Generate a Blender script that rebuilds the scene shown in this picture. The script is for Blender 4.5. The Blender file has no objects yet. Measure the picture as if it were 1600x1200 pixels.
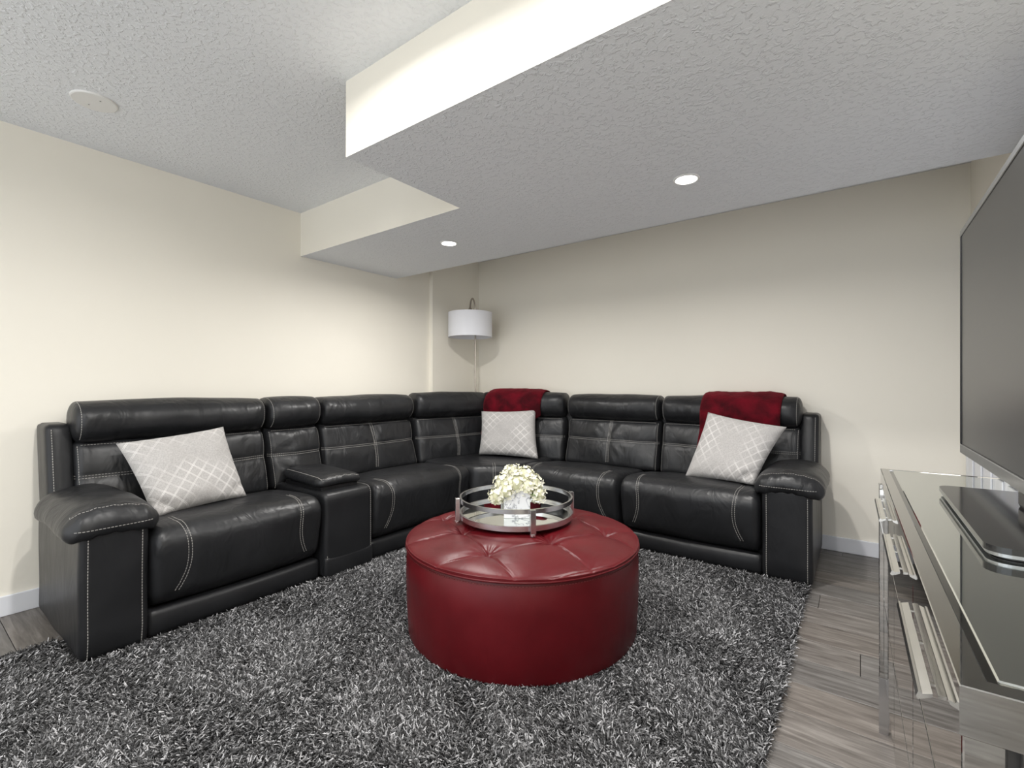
import bpy, bmesh, math, random
import numpy as np
from mathutils import Vector, Matrix, noise
from mathutils.bvhtree import BVHTree

random.seed(7)
rng = np.random.default_rng(7)
SC = bpy.context.scene
COL = SC.collection
PI = math.pi

# ------------------------------------------------------------------ camera
H_CAM = 1.12
cam_d = bpy.data.cameras.new('camera'); cam = bpy.data.objects.new('camera', cam_d); COL.objects.link(cam)
cam_d.sensor_width = 36.0; cam_d.lens = 736.0 / 1600 * 36
cam_d.shift_y = 3.0 / 1600; cam_d.clip_start = 0.02
cam.location = (0, 0, H_CAM); cam.rotation_euler = (PI / 2, 0, math.radians(36.4))
SC.camera = cam
# ------------------------------------------------------------------ world, exposure
w = bpy.data.worlds.new('world'); SC.world = w; w.use_nodes = True
bg = w.node_tree.nodes['Background']; bg.inputs[0].default_value = (0.93, 0.965, 1.0, 1); bg.inputs[1].default_value = 1.5
SC.view_settings.view_transform = 'Standard'; SC.view_settings.look = 'None'
SC.view_settings.gamma = 1.0; SC.view_settings.use_curve_mapping = False
SC.view_settings.exposure = 0.55
POT_W = 13.5      # watts of each recessed lamp in the dropped ceiling
REAR_W = 17.0     # watts of each recessed lamp in the high ceiling

# ------------------------------------------------------------------ material helpers
def new_mat(name):
    m = bpy.data.materials.new(name); m.use_nodes = True
    nt = m.node_tree; b = nt.nodes['Principled BSDF']
    return m, nt, b
def N(nt, t, **kw):
    n = nt.nodes.new(t)
    for k, v in kw.items():
        if k in n.inputs.keys(): n.inputs[k].default_value = v
        else: setattr(n, k, v)
    return n
def plain(name, col, rough=0.5, metal=0.0, spec=0.5, noise_amt=0.06, nscale=8.0, bump=0.0, bscale=200.0, coat=0.0):
    m, nt, b = new_mat(name)
    b.inputs['Roughness'].default_value = rough; b.inputs['Metallic'].default_value = metal
    b.inputs['Specular IOR Level'].default_value = spec; b.inputs['Coat Weight'].default_value = coat
    tc = N(nt, 'ShaderNodeTexCoord')
    n = N(nt, 'ShaderNodeTexNoise', Scale=nscale, Detail=4.0); nt.links.new(tc.outputs['Object'], n.inputs['Vector'])
    r = N(nt, 'ShaderNodeValToRGB'); nt.links.new(n.outputs['Fac'], r.inputs[0])
    lo = [c * (1 - noise_amt) for c in col]; hi = [min(1, c * (1 + noise_amt)) for c in col]
    r.color_ramp.elements[0].position = .3; r.color_ramp.elements[1].position = .7
    r.color_ramp.elements[0].color = (*lo, 1); r.color_ramp.elements[1].color = (*hi, 1)
    nt.links.new(r.outputs[0], b.inputs['Base Color'])
    if bump:
        n2 = N(nt, 'ShaderNodeTexNoise', Scale=bscale, Detail=3.0); nt.links.new(tc.outputs['Object'], n2.inputs['Vector'])
        bp = N(nt, 'ShaderNodeBump', Strength=bump, Distance=0.002); nt.links.new(n2.outputs['Fac'], bp.inputs['Height'])
        nt.links.new(bp.outputs[0], b.inputs['Normal'])
    return m
def leather(name, col, rough, wr=0.25, spec=.42):
    m, nt, b = new_mat(name); b.inputs['Specular IOR Level'].default_value = spec
    tc = N(nt, 'ShaderNodeTexCoord')
    n = N(nt, 'ShaderNodeTexNoise', Scale=5.0, Detail=5.0); nt.links.new(tc.outputs['Object'], n.inputs['Vector'])
    r = N(nt, 'ShaderNodeValToRGB'); nt.links.new(n.outputs['Fac'], r.inputs[0])
    r.color_ramp.elements[0].position = .3; r.color_ramp.elements[1].position = .72
    r.color_ramp.elements[0].color = (*[c * .82 for c in col], 1); r.color_ramp.elements[1].color = (*[c * 1.18 for c in col], 1)
    nt.links.new(r.outputs[0], b.inputs['Base Color'])
    rr = N(nt, 'ShaderNodeMapRange'); rr.inputs['To Min'].default_value = rough - .06; rr.inputs['To Max'].default_value = rough + .1
    nt.links.new(n.outputs['Fac'], rr.inputs[0]); nt.links.new(rr.outputs[0], b.inputs['Roughness'])
    v = N(nt, 'ShaderNodeTexVoronoi', Scale=420.0); nt.links.new(tc.outputs['Object'], v.inputs['Vector'])
    mp = N(nt, 'ShaderNodeMapping'); mp.inputs['Scale'].default_value = (1.0, 1.0, .45)
    nt.links.new(tc.outputs['Object'], mp.inputs['Vector'])
    n2 = N(nt, 'ShaderNodeTexNoise', Scale=9.0, Detail=2.5, Distortion=1.2); nt.links.new(mp.outputs[0], n2.inputs['Vector'])
    b1 = N(nt, 'ShaderNodeBump', Strength=.12, Distance=.0008); nt.links.new(v.outputs['Distance'], b1.inputs['Height'])
    b2 = N(nt, 'ShaderNodeBump', Strength=wr, Distance=.02); nt.links.new(n2.outputs['Fac'], b2.inputs['Height'])
    nt.links.new(b1.outputs[0], b2.inputs['Normal']); nt.links.new(b2.outputs[0], b.inputs['Normal'])
    return m
def metal(name, col, rough):
    m, nt, b = new_mat(name)
    b.inputs['Metallic'].default_value = 1.0
    tc = N(nt, 'ShaderNodeTexCoord'); n = N(nt, 'ShaderNodeTexNoise', Scale=60.0, Detail=3.0)
    nt.links.new(tc.outputs['Object'], n.inputs['Vector'])
    rr = N(nt, 'ShaderNodeMapRange'); rr.inputs['To Min'].default_value = max(0, rough - .03); rr.inputs['To Max'].default_value = rough + .03
    nt.links.new(n.outputs['Fac'], rr.inputs[0]); nt.links.new(rr.outputs[0], b.inputs['Roughness'])
    b.inputs['Base Color'].default_value = (*col, 1)
    return m

M = {}
M['wall'] = plain('wall_paint', (.90, .862, .770), .62, noise_amt=.012, nscale=1.5, bump=.05, bscale=260)
M['white'] = plain('white_trim_paint', (.80, .815, .86), .38, noise_amt=.01)
M['lightwhite'] = plain('white_metal_trim', (.85, .85, .84), .4, noise_amt=.01)
M['leather'] = leather('charcoal_leather', (.0150, .0155, .0172), .38, .42)
M['leather_flat'] = leather('charcoal_leather_panel', (.0138, .0142, .0158), .38, .16, .34)
M['red'] = leather('red_leather', (.088, .0034, .0062), .36, .10, .30)
M['thread'] = plain('pale_thread', (.30, .29, .275), .7, bump=.2)
M['redthread'] = plain('red_thread', (.15, .02, .02), .6)
M['black'] = plain('black_plastic', (.012, .012, .013), .35)
M['underlay'] = plain('sofa_underside_cloth', (.008, .008, .008), .9)
M['chrome'] = metal('polished_chrome', (.80, .80, .80), .07)
M['silver'] = metal('satin_silver', (.66, .66, .67), .22)
M['nickel'] = metal('brushed_nickel', (.55, .50, .45), .25)
M['mirror'] = metal('mirror_glass', (.86, .89, .86), .012)
M['smoke_mirror'] = metal('dark_mirror_glass', (.60, .59, .57), .03)
M['bevel'] = metal('bevelled_mirror_edge', (.22, .22, .215), .05)
M['carcass'] = plain('dark_carcass', (.03, .028, .026), .5)
M['pull'] = metal('pale_silver_pull', (.80, .79, .75), .2)
M['screen'] = plain('dark_screen', (.02, .021, .022), .28, spec=1.0, noise_amt=0.0)
M['bezel'] = metal('grey_bezel', (.36, .37, .38), .34)
M['gloss_black'] = plain('gloss_black_glass', (.010, .010, .011), .12, spec=.6, noise_amt=0)
M['shade'] = None

def ceiling_mat():
    m, nt, b = new_mat('knockdown_ceiling')
    b.inputs['Roughness'].default_value = .85; b.inputs['Specular IOR Level'].default_value = .2
    b.inputs['Base Color'].default_value = (.87, .893, .925, 1)
    tc = N(nt, 'ShaderNodeTexCoord')
    n = N(nt, 'ShaderNodeTexNoise', Scale=52.0, Detail=3.0, Roughness=.5, Distortion=.5); nt.links.new(tc.outputs['Object'], n.inputs['Vector'])
    r = N(nt, 'ShaderNodeValToRGB'); nt.links.new(n.outputs['Fac'], r.inputs[0])
    r.color_ramp.elements[0].position = .50; r.color_ramp.elements[1].position = .64
    n2 = N(nt, 'ShaderNodeTexNoise', Scale=130.0, Detail=2.0); nt.links.new(tc.outputs['Object'], n2.inputs['Vector'])
    mx = N(nt, 'ShaderNodeMath', operation='MULTIPLY_ADD'); mx.inputs[1].default_value = .35
    nt.links.new(n2.outputs['Fac'], mx.inputs[0]); nt.links.new(r.outputs[0], mx.inputs[2])
    bp = N(nt, 'ShaderNodeBump', Strength=.6, Distance=.004); nt.links.new(mx.outputs[0], bp.inputs['Height'])
    nt.links.new(bp.outputs[0], b.inputs['Normal'])
    return m
M['ceiling'] = ceiling_mat()

def wood_mat():
    m, nt, b = new_mat('grey_wood_plank')
    tc = N(nt, 'ShaderNodeTexCoord'); oi = N(nt, 'ShaderNodeObjectInfo')
    mul = N(nt, 'ShaderNodeMath', operation='MULTIPLY'); mul.inputs[1].default_value = 37.0
    nt.links.new(oi.outputs['Random'], mul.inputs[0])
    mp = N(nt, 'ShaderNodeMapping'); mp.inputs['Scale'].default_value = (1.4, 16.0, 1.0)
    nt.links.new(tc.outputs['Object'], mp.inputs['Vector'])
    n = N(nt, 'ShaderNodeTexNoise', noise_dimensions='4D', Scale=3.2, Detail=7.0, Roughness=.62, Distortion=.7)
    nt.links.new(mp.outputs[0], n.inputs['Vector']); nt.links.new(mul.outputs[0], n.inputs['W'])
    r = N(nt, 'ShaderNodeValToRGB'); nt.links.new(n.outputs['Fac'], r.inputs[0])
    e = r.color_ramp.elements
    e[0].position = .28; e[0].color = (.070, .062, .057, 1); e[1].position = .72; e[1].color = (.280, .268, .256, 1)
    k = r.color_ramp.elements.new(.5); k.color = (.155, .145, .137, 1)
    tint = N(nt, 'ShaderNodeValToRGB'); nt.links.new(oi.outputs['Random'], tint.inputs[0])
    t = tint.color_ramp.elements; t[0].color = (.86, .86, .86, 1); t[1].color = (1.15, 1.14, 1.13, 1)
    q = tint.color_ramp.elements.new(.42); q.color = (.95, .95, .95, 1)
    q = tint.color_ramp.elements.new(.60); q.color = (1.0, .94, .89, 1)
    mx = N(nt, 'ShaderNodeMix', data_type='RGBA', blend_type='MULTIPLY'); mx.inputs[0].default_value = 1
    nt.links.new(r.outputs[0], mx.inputs[6]); nt.links.new(tint.outputs[0], mx.inputs[7])
    nt.links.new(mx.outputs[2], b.inputs['Base Color'])
    b.inputs['Roughness'].default_value = .42
    bp = N(nt, 'ShaderNodeBump', Strength=.15, Distance=.001); nt.links.new(n.outputs['Fac'], bp.inputs['Height'])
    nt.links.new(bp.outputs[0], b.inputs['Normal'])
    return m
M['wood'] = wood_mat()

def pile_mat():
    m, nt, b = new_mat('shag_yarn')
    a = N(nt, 'ShaderNodeAttribute', attribute_name='yarn')
    nt.links.new(a.outputs['Color'], b.inputs['Base Color'])
    b.inputs['Roughness'].default_value = .6; b.inputs['Specular IOR Level'].default_value = .3
    return m
M['pile'] = pile_mat()
M['backing'] = plain('rug_backing', (.035, .035, .037), .95)

def pillow_mat(fade):
    m, nt, b = new_mat('lattice_cushion_fabric')
    uv = N(nt, 'ShaderNodeUVMap', uv_map='UVMap'); sp = N(nt, 'ShaderNodeSeparateXYZ'); nt.links.new(uv.outputs[0], sp.inputs[0])
    def math_(op, a, bb=None):
        q = N(nt, 'ShaderNodeMath', operation=op)
        for i, s in enumerate((a, bb)):
            if s is None: continue
            if isinstance(s, (int, float)): q.inputs[i].default_value = s
            else: nt.links.new(s, q.inputs[i])
        return q.outputs[0]
    su = math_('MULTIPLY', sp.outputs[0], 7.2); sv = math_('MULTIPLY', sp.outputs[1], 6.2)
    lines = []
    for op in ('ADD', 'SUBTRACT'):
        f = math_('FRACT', math_(op, su, sv))
        d = math_('ABSOLUTE', math_('SUBTRACT', f, .5))         # 0 at line centre
        # twin line: distance from .055
        dd = math_('ABSOLUTE', math_('SUBTRACT', d, .050))
        lines.append(math_('LESS_THAN', dd, .024))
    ln = math_('MAXIMUM', lines[0], lines[1])
    tc = N(nt, 'ShaderNodeTexCoord')
    fn = N(nt, 'ShaderNodeTexNoise', Scale=5.0, Detail=1.0); nt.links.new(tc.outputs['Object'], fn.inputs['Vector'])
    fr = N(nt, 'ShaderNodeMapRange'); fr.inputs['From Min'].default_value = .36; fr.inputs['From Max'].default_value = .6
    nt.links.new(fn.outputs['Fac'], fr.inputs[0])
    fac = math_('MULTIPLY', ln, fr.outputs[0])
    wv = N(nt, 'ShaderNodeTexNoise', Scale=160.0, Detail=3.0); nt.links.new(tc.outputs['Object'], wv.inputs['Vector'])
    r = N(nt, 'ShaderNodeValToRGB'); nt.links.new(wv.outputs['Fac'], r.inputs[0])
    r.color_ramp.elements[0].position = .3; r.color_ramp.elements[1].position = .7
    r.color_ramp.elements[0].color = (.36, .347, .337, 1); r.color_ramp.elements[1].color = (.47, .455, .445, 1)
    mx = N(nt, 'ShaderNodeMix', data_type='RGBA'); nt.links.new(fac, mx.inputs[0])
    nt.links.new(r.outputs[0], mx.inputs[6]); mx.inputs[7].default_value = (.68, .665, .65, 1)
    nt.links.new(mx.outputs[2], b.inputs['Base Color'])
    b.inputs['Roughness'].default_value = .8; b.inputs['Sheen Weight'].default_value = .25
    bp = N(nt, 'ShaderNodeBump', Strength=.3, Distance=.002); nt.links.new(wv.outputs['Fac'], bp.inputs['Height'])
    nt.links.new(bp.outputs[0], b.inputs['Normal'])
    return m
M['pillow'] = pillow_mat(0)

def plush_mat():
    m, nt, b = new_mat('red_plush')
    tc = N(nt, 'ShaderNodeTexCoord')
    n = N(nt, 'ShaderNodeTexNoise', Scale=9.0, Detail=4.0, Distortion=.3); nt.links.new(tc.outputs['Object'], n.inputs['Vector'])
    r = N(nt, 'ShaderNodeValToRGB'); nt.links.new(n.outputs['Fac'], r.inputs[0])
    r.color_ramp.elements[0].position = .35; r.color_ramp.elements[1].position = .68
    r.color_ramp.elements[0].color = (.034, .0006, .003, 1); r.color_ramp.elements[1].color = (.135, .0022, .010, 1)
    nt.links.new(r.outputs[0], b.inputs['Base Color'])
    b.inputs['Roughness'].default_value = .85; b.inputs['Specular IOR Level'].default_value = .15
    b.inputs['Sheen Weight'].default_value = .18; b.inputs['Sheen Tint'].default_value = (1, .15, .2, 1)
    n2 = N(nt, 'ShaderNodeTexNoise', Scale=90.0, Detail=4.0); nt.links.new(tc.outputs['Object'], n2.inputs['Vector'])
    bp = N(nt, 'ShaderNodeBump', Strength=.5, Distance=.006); nt.links.new(n2.outputs['Fac'], bp.inputs['Height'])
    nt.links.new(bp.outputs[0], b.inputs['Normal'])
    return m
M['plush'] = plush_mat()

def marble_mat():
    m, nt, b = new_mat('white_marble')
    tc = N(nt, 'ShaderNodeTexCoord')
    n = N(nt, 'ShaderNodeTexNoise', Scale=9.0, Detail=6.0, Distortion=2.2); nt.links.new(tc.outputs['Object'], n.inputs['Vector'])
    r = N(nt, 'ShaderNodeValToRGB'); nt.links.new(n.outputs['Fac'], r.inputs[0])
    e = r.color_ramp.elements; e[0].position = .44; e[0].color = (.66, .67, .69, 1); e[1].position = .56; e[1].color = (.68, .69, .70, 1)
    k = e.new(.50); k.color = (.25, .26, .29, 1)
    k = e.new(.475); k.color = (.60, .61, .64, 1); k = e.new(.53); k.color = (.67, .68, .69, 1)
    nt.links.new(r.outputs[0], b.inputs['Base Color']); b.inputs['Roughness'].default_value = .22
    return m
M['marble'] = marble_mat()
def petal_mat():
    m, nt, b = new_mat('cream_petal')
    tc = N(nt, 'ShaderNodeTexCoord')
    n = N(nt, 'ShaderNodeTexNoise', Scale=26.0, Detail=2.0); nt.links.new(tc.outputs['Object'], n.inputs['Vector'])
    r = N(nt, 'ShaderNodeValToRGB'); nt.links.new(n.outputs['Fac'], r.inputs[0])
    r.color_ramp.elements[0].position = .3; r.color_ramp.elements[1].position = .5
    r.color_ramp.elements[0].color = (.66, .66, .44, 1); r.color_ramp.elements[1].color = (.82, .80, .69, 1)
    nt.links.new(r.outputs[0], b.inputs['Base Color']); b.inputs['Roughness'].default_value = .6
    b.inputs['Subsurface Weight'].default_value = .1; b.inputs['Subsurface Radius'].default_value = (.01, .01, .008)
    return m
M['petal'] = petal_mat()
M['floret_shade'] = plain('pale_green_floret_shade', (.58, .58, .40), .6)  # darker tone paints the shade in the gaps between hydrangea florets
M['leaf'] = plain('green_leaf', (.10, .17, .04), .5)
def shade_mat():
    m, nt, b = new_mat('white_lampshade_cloth')
    tc = N(nt, 'ShaderNodeTexCoord')
    wv = N(nt, 'ShaderNodeTexNoise', Scale=300.0); nt.links.new(tc.outputs['Object'], wv.inputs['Vector'])
    b.inputs['Base Color'].default_value = (.84, .85, .90, 1); b.inputs['Roughness'].default_value = .8
    bp = N(nt, 'ShaderNodeBump', Strength=.15, Distance=.001); nt.links.new(wv.outputs['Fac'], bp.inputs['Height'])
    nt.links.new(bp.outputs[0], b.inputs['Normal'])
    return m
M['shade'] = shade_mat()
def lens_mat():
    m, nt, b = new_mat('lit_lamp_lens')
    b.inputs['Emission Color'].default_value = (1, .97, .92, 1); b.inputs['Emission Strength'].default_value = 9.0
    b.inputs['Base Color'].default_value = (.9, .9, .9, 1)
    return m
M['lens'] = lens_mat()

# ------------------------------------------------------------------ object helpers
POS = {}
def obj(name, bm, mat, parent=None, smooth=False, mats=None, ang=None):
    bm.verts.ensure_lookup_table()
    co = [v.co for v in bm.verts]
    lo = Vector((min(c.x for c in co), min(c.y for c in co), min(c.z for c in co)))
    hi = Vector((max(c.x for c in co), max(c.y for c in co), max(c.z for c in co)))
    c = (lo + hi) / 2
    if parent is None: c.z = lo.z
    bmesh.ops.translate(bm, verts=bm.verts, vec=-c)
    me = bpy.data.meshes.new(name)
    if smooth:
        for f in bm.faces: f.smooth = True
    bm.to_mesh(me); bm.free()
    if ang is not None:
        me.set_sharp_from_angle(angle=math.radians(ang))
    for m in (mats or [mat]): me.materials.append(m)
    o = bpy.data.objects.new(name, me); COL.objects.link(o)
    base = Vector((0, 0, 0))
    if parent is not None: o.parent = parent; base = POS[parent]
    o.location = c - base; POS[o] = c
    return o
def thing(name, label, cat, loc, rz=0.0, group=None, local=False):
    o = bpy.data.objects.new(name, None); COL.objects.link(o)
    o.empty_display_size = .1; o.location = loc; o.rotation_euler = (0, 0, rz)
    POS[o] = Vector((0, 0, 0)) if local else Vector(loc)
    tag(o, label, cat, group); return o
def tag(o, label, cat, group=None):
    o['label'] = label; o['category'] = cat
    if group: o['group'] = group
    return o
def structure(o): o['kind'] = 'structure'; return o

def box(bm, lo, hi, bev=0.0, seg=2):
    r = bmesh.ops.create_cube(bm, size=1.0)
    vs = r['verts']
    s = [hi[i] - lo[i] for i in range(3)]; c = [(hi[i] + lo[i]) / 2 for i in range(3)]
    for v in vs: v.co = Vector((v.co.x * s[0] + c[0], v.co.y * s[1] + c[1], v.co.z * s[2] + c[2]))
    if bev > 0:
        es = list({e for v in vs for e in v.link_edges})
        bmesh.ops.bevel(bm, geom=es, offset=bev, segments=seg, profile=.5, affect='EDGES', clamp_overlap=True)
    return bm
def bx(lo, hi, bev=0.0, seg=2): return box(bmesh.new(), lo, hi, bev, seg)
def tube(bm, pts, r, n=12, caps=True):
    pts = [Vector(p) for p in pts]; rings = []
    up = None
    for i, p in enumerate(pts):
        d = (pts[min(i + 1, len(pts) - 1)] - pts[max(i - 1, 0)]).normalized()
        if up is None: up = Vector((0, 0, 1)) if abs(d.z) < .9 else Vector((1, 0, 0))
        a = d.cross(up).normalized(); b2 = a.cross(d).normalized(); up = b2
        rr = r[i] if isinstance(r, (list, tuple)) else r
        rings.append([bm.verts.new(p + a * (rr * math.cos(2 * PI * k / n)) + b2 * (rr * math.sin(2 * PI * k / n))) for k in range(n)])
    for i in range(len(rings) - 1):
        for k in range(n):
            bm.faces.new((rings[i][k], rings[i][(k + 1) % n], rings[i + 1][(k + 1) % n], rings[i + 1][k]))
    if caps:
        bm.faces.new(rings[0][::-1]); bm.faces.new(rings[-1])
    return bm
def lathe(bm, prof, c, n=48, close=False):
    """prof: list of (r,z); rotates about the vertical through c"""
    rings = []
    for r, z in prof:
        if r < 1e-6: rings.append([bm.verts.new((c[0], c[1], c[2] + z))])
        else: rings.append([bm.verts.new((c[0] + r * math.cos(2 * PI * k / n), c[1] + r * math.sin(2 * PI * k / n), c[2] + z)) for k in range(n)])
    pairs = list(zip(rings[:-1], rings[1:]))
    if close: pairs.append((rings[-1], rings[0]))
    for a, b in pairs:
        for k in range(n):
            k2 = (k + 1) % n
            if len(a) == 1 and len(b) == 1: continue
            if len(a) == 1: bm.faces.new((a[0], b[k], b[k2]))
            elif len(b) == 1: bm.faces.new((a[k], a[k2], b[0]))
            else: bm.faces.new((a[k], a[k2], b[k2], b[k]))
    bmesh.ops.recalc_face_normals(bm, faces=bm.faces)
    return bm
def prism(bm, poly, z0, z1, mat_bottom=0, mat_side=0):
    a = [bm.verts.new((x, y, z0)) for x, y in poly]; b = [bm.verts.new((x, y, z1)) for x, y in poly]
    n = len(poly); f = bm.faces.new(a[::-1]); f.material_index = mat_bottom
    f = bm.faces.new(b); f.material_index = mat_bottom
    for i in range(n):
        f = bm.faces.new((a[i], a[(i + 1) % n], b[(i + 1) % n], b[i])); f.material_index = mat_side
    bmesh.ops.recalc_face_normals(bm, faces=bm.faces)
    return bm

def soft_box(lo, hi, r, puff=(0, 0, 0), step=.02, fn=None):
    """rounded, puffed box on a surface lattice; fn bends each point"""
    lo = Vector(lo); hi = Vector(hi); h = (hi - lo) / 2; c = (hi + lo) / 2
    n = [max(4, int(round(2 * h[i] / step))) for i in range(3)]
    bm = bmesh.new(); V = {}
    rad = Vector([min(r if isinstance(r, (int, float)) else r[i], h[i] * .98) for i in range(3)])
    def vert(i, j, k):
        key = (i, j, k)
        if key in V: return V[key]
        t = [2 * key[a] / n[a] - 1 for a in range(3)]
        # denser towards the edges
        t = [math.sin(x * PI / 2) * .45 + x * .55 for x in t]
        p = Vector([t[a] * h[a] for a in range(3)])
        q = Vector([max(-(h[a] - rad[a]), min(h[a] - rad[a], p[a])) for a in range(3)])
        d = Vector([(p[a] - q[a]) / rad[a] for a in range(3)])
        L = d.length
        if L > 1e-6:
            # map cube corner zone onto a round
            m = max(abs(d[0]), abs(d[1]), abs(d[2])); d = d * (m / L)
        p = Vector([q[a] + d[a] * rad[a] for a in range(3)])
        for a in range(3):
            b1, b2 = (a + 1) % 3, (a + 2) % 3
            u, v = p[b1] / h[b1], p[b2] / h[b2]
            p[a] += math.copysign((abs(t[a]) ** 3) * puff[a] * max(0, 1 - u * u) * max(0, 1 - v * v), t[a]) if t[a] else 0
        p = p + c
        if fn: p = Vector(fn(p))
        V[key] = bm.verts.new(p); return V[key]
    for a in range(3):
        b1, b2 = (a + 1) % 3, (a + 2) % 3
        for side in (0, n[a]):
            for i in range(n[b1]):
                for j in range(n[b2]):
                    ks = []
                    for di, dj in ((0, 0), (1, 0), (1, 1), (0, 1)):
                        k = [0, 0, 0]; k[a] = side; k[b1] = i + di; k[b2] = j + dj; ks.append(vert(*k))
                    if side == 0: ks.reverse()
                    bm.faces.new(ks)
    return bm

class Frame:
    """local (s along the sofa run, d into its depth, z up) -> world"""
    def __init__(s, ox, oy, deg): s.o = Vector((ox, oy, 0)); a = math.radians(deg); s.S = Vector((math.cos(a), math.sin(a), 0)); s.D = Vector((-math.sin(a), math.cos(a), 0))
    def __call__(s, p): return s.o + s.S * p[0] + s.D * p[1] + Vector((0, 0, p[2]))
    def dir(s, p): return s.S * p[0] + s.D * p[1] + Vector((0, 0, p[2]))
    def bm(s, bm):
        for v in bm.verts: v.co = s(v.co)
        return bm

def dashes(bm, pts, nrm, pitch=.0125, length=.0085, wid=.0027, lift=.0006, thick=.0014):
    """stitches along a polyline that lies on a surface"""
    acc = 0.0; nxt = 0.0
    for i in range(len(pts) - 1):
        a, b = pts[i], pts[i + 1]; L = (b - a).length
        if L < 1e-6: continue
        t = (b - a) / L
        while nxt < acc + L:
            p = a + t * (nxt - acc); n = nrm[i].normalized(); s = t.cross(n).normalized()
            v = []
            for zz in (-thick, thick):
                for x, y in ((-1, -1), (1, -1), (1, 1), (-1, 1)):
                    v.append(bm.verts.new(p + t * (x * length / 2) + s * (y * wid / 2) + n * (lift + zz * .5)))
            for q in ((7, 6, 5, 4), (0, 1, 5, 4), (1, 2, 6, 5), (2, 3, 7, 6), (3, 0, 4, 7)): bm.faces.new([v[k] for k in q])
            nxt += pitch
        acc += L
def cast(bvh, F, rays):
    P, Nn = [], []
    for o, d in rays:
        hit = bvh.ray_cast(F(o), F.dir(d).normalized())
        if hit[0] is not None: P.append(hit[0]); Nn.append(hit[1])
    return P, Nn
def seamgroove(p, lines, axis, depth=.008, wid=.014):
    """lines: list of ((a0,b0),(a1,b1)) segments in (s,z); returns push-in amount"""
    best = 9
    for (a0, b0), (a1, b1) in lines:
        dx, dy = a1 - a0, b1 - b0; L2 = dx * dx + dy * dy
        t = max(0, min(1, ((p[0] - a0) * dx + (p[2] - b0) * dy) / L2))
        best = min(best, math.hypot(p[0] - a0 - t * dx, p[2] - b0 - t * dy))
    return depth * math.exp(-(best / wid) ** 2) + depth * .8 * math.exp(-(best / (wid * 4)) ** 2)

# ------------------------------------------------------------------ room shell
XL, XR, YB, YF = -3.355, .535, 3.885, -2.3
ZC, ZS = 2.408, 2.087
structure(obj('floor', bx((XL, YF, -.10), (XR, YB, -.008)), M['underlay']))
FLOOR = bpy.data.objects['floor']
bm = bmesh.new(); prism(bm, [(XL - .15, YF), (XL, YF), (XL, 3.20), (XL + .045, 3.20), (XL + .045, YB), (XL - .15, YB)], -.008, ZC + .1)
structure(obj('wall_left', bm, M['wall']))
structure(obj('wall_back', bx((XL - .15, YB, -.008), (XR + .15, YB + .15, ZC + .1)), M['wall']))
structure(obj('wall_right', bx((XR, YF, -.008), (XR + .15, YB, ZC + .1)), M['wall']))
bm = bx((XL, YF, ZC), (XR, 2.4, ZC + .1)); box(bm, (XL, 2.4, ZC + .045), (XR, YB, ZC + .1))
ceil = structure(obj('ceiling', bm, M['ceiling']))
YS1 = 2.80
poly = [(XL, 1.893), (-1.748, 1.893), (-1.748, 1.187), (XR, 1.187), (XR, YS1), (XL, YS1)]
bm = bmesh.new(); prism(bm, poly, ZS, ZC, 0, 1)
obj('soffit', bm, None, ceil, mats=[M['ceiling'], M['wall']])
# baseboards
def baseboard(name, lo, hi): structure(obj(name, bx(lo, hi, .004, 2), M['white']))
baseboard('baseboard_left', (XL, YF, 0), (XL + .014, 3.20, .098))
baseboard('baseboard_back', (XL + .045, YB - .014, 0), (XR, YB, .098))
# closet door in the right wall, behind the television: folding leaves and casing
door = structure(bpy.data.objects.new('door_1', None)); COL.objects.link(door); door.location = (XR, 2.9, 0); POS[door] = Vector((XR, 2.9, 0))
y = 3.80
for i in range(8):
    y1 = y - .225
    lf = obj('door_leaf', bx((XR - .022, y1 + .002, .012), (XR - .002, y - .002, 1.985), .002), M['white'], door)
    for z0, z1 in ((.12, .90), (1.0, 1.87)):
        obj('door_panel', bx((XR - .030, y1 + .05, z0), (XR - .0225, y - .05, z1), .004), M['white'], lf)
    y = y1
obj('door_casing', bx((XR - .024, 3.805, 0), (XR - .001, 3.868, 2.05), .004), M['white'], door)
obj('door_casing', bx((XR - .024, y - .068, 0), (XR - .001, y - .004, 2.05), .004), M['white'], door)
obj('door_casing', bx((XR - .024, y - .004, 1.99), (XR - .001, 3.805, 2.05), .004), M['white'], door)

# floor planks (only where the photograph shows bare floor)
PW = .19
row = 0; yy = YF
pr = random.Random(3)
while yy < YB - .002:
    y1 = min(yy + PW, YB)
    x = XL - pr.uniform(0, 1.0)
    while x < XR:
        x1 = x + 1.22
        a, b = max(x, XL), min(x1, XR)
        hid_rug = a > -2.72 and b < -.30 and -.44 < yy < 3.1
        hid_sofa = (yy > 3.1 and b < -.35) or (yy > .75 and b < -.3)
        if b - a > .02 and not hid_rug and not hid_sofa:
            obj('plank', bx((a + .0009, yy + .0011, -.008), (b - .0009, y1 - .0011, 0), .0012, 1), M['wood'], FLOOR)
        x = x1
    yy += PW

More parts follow.
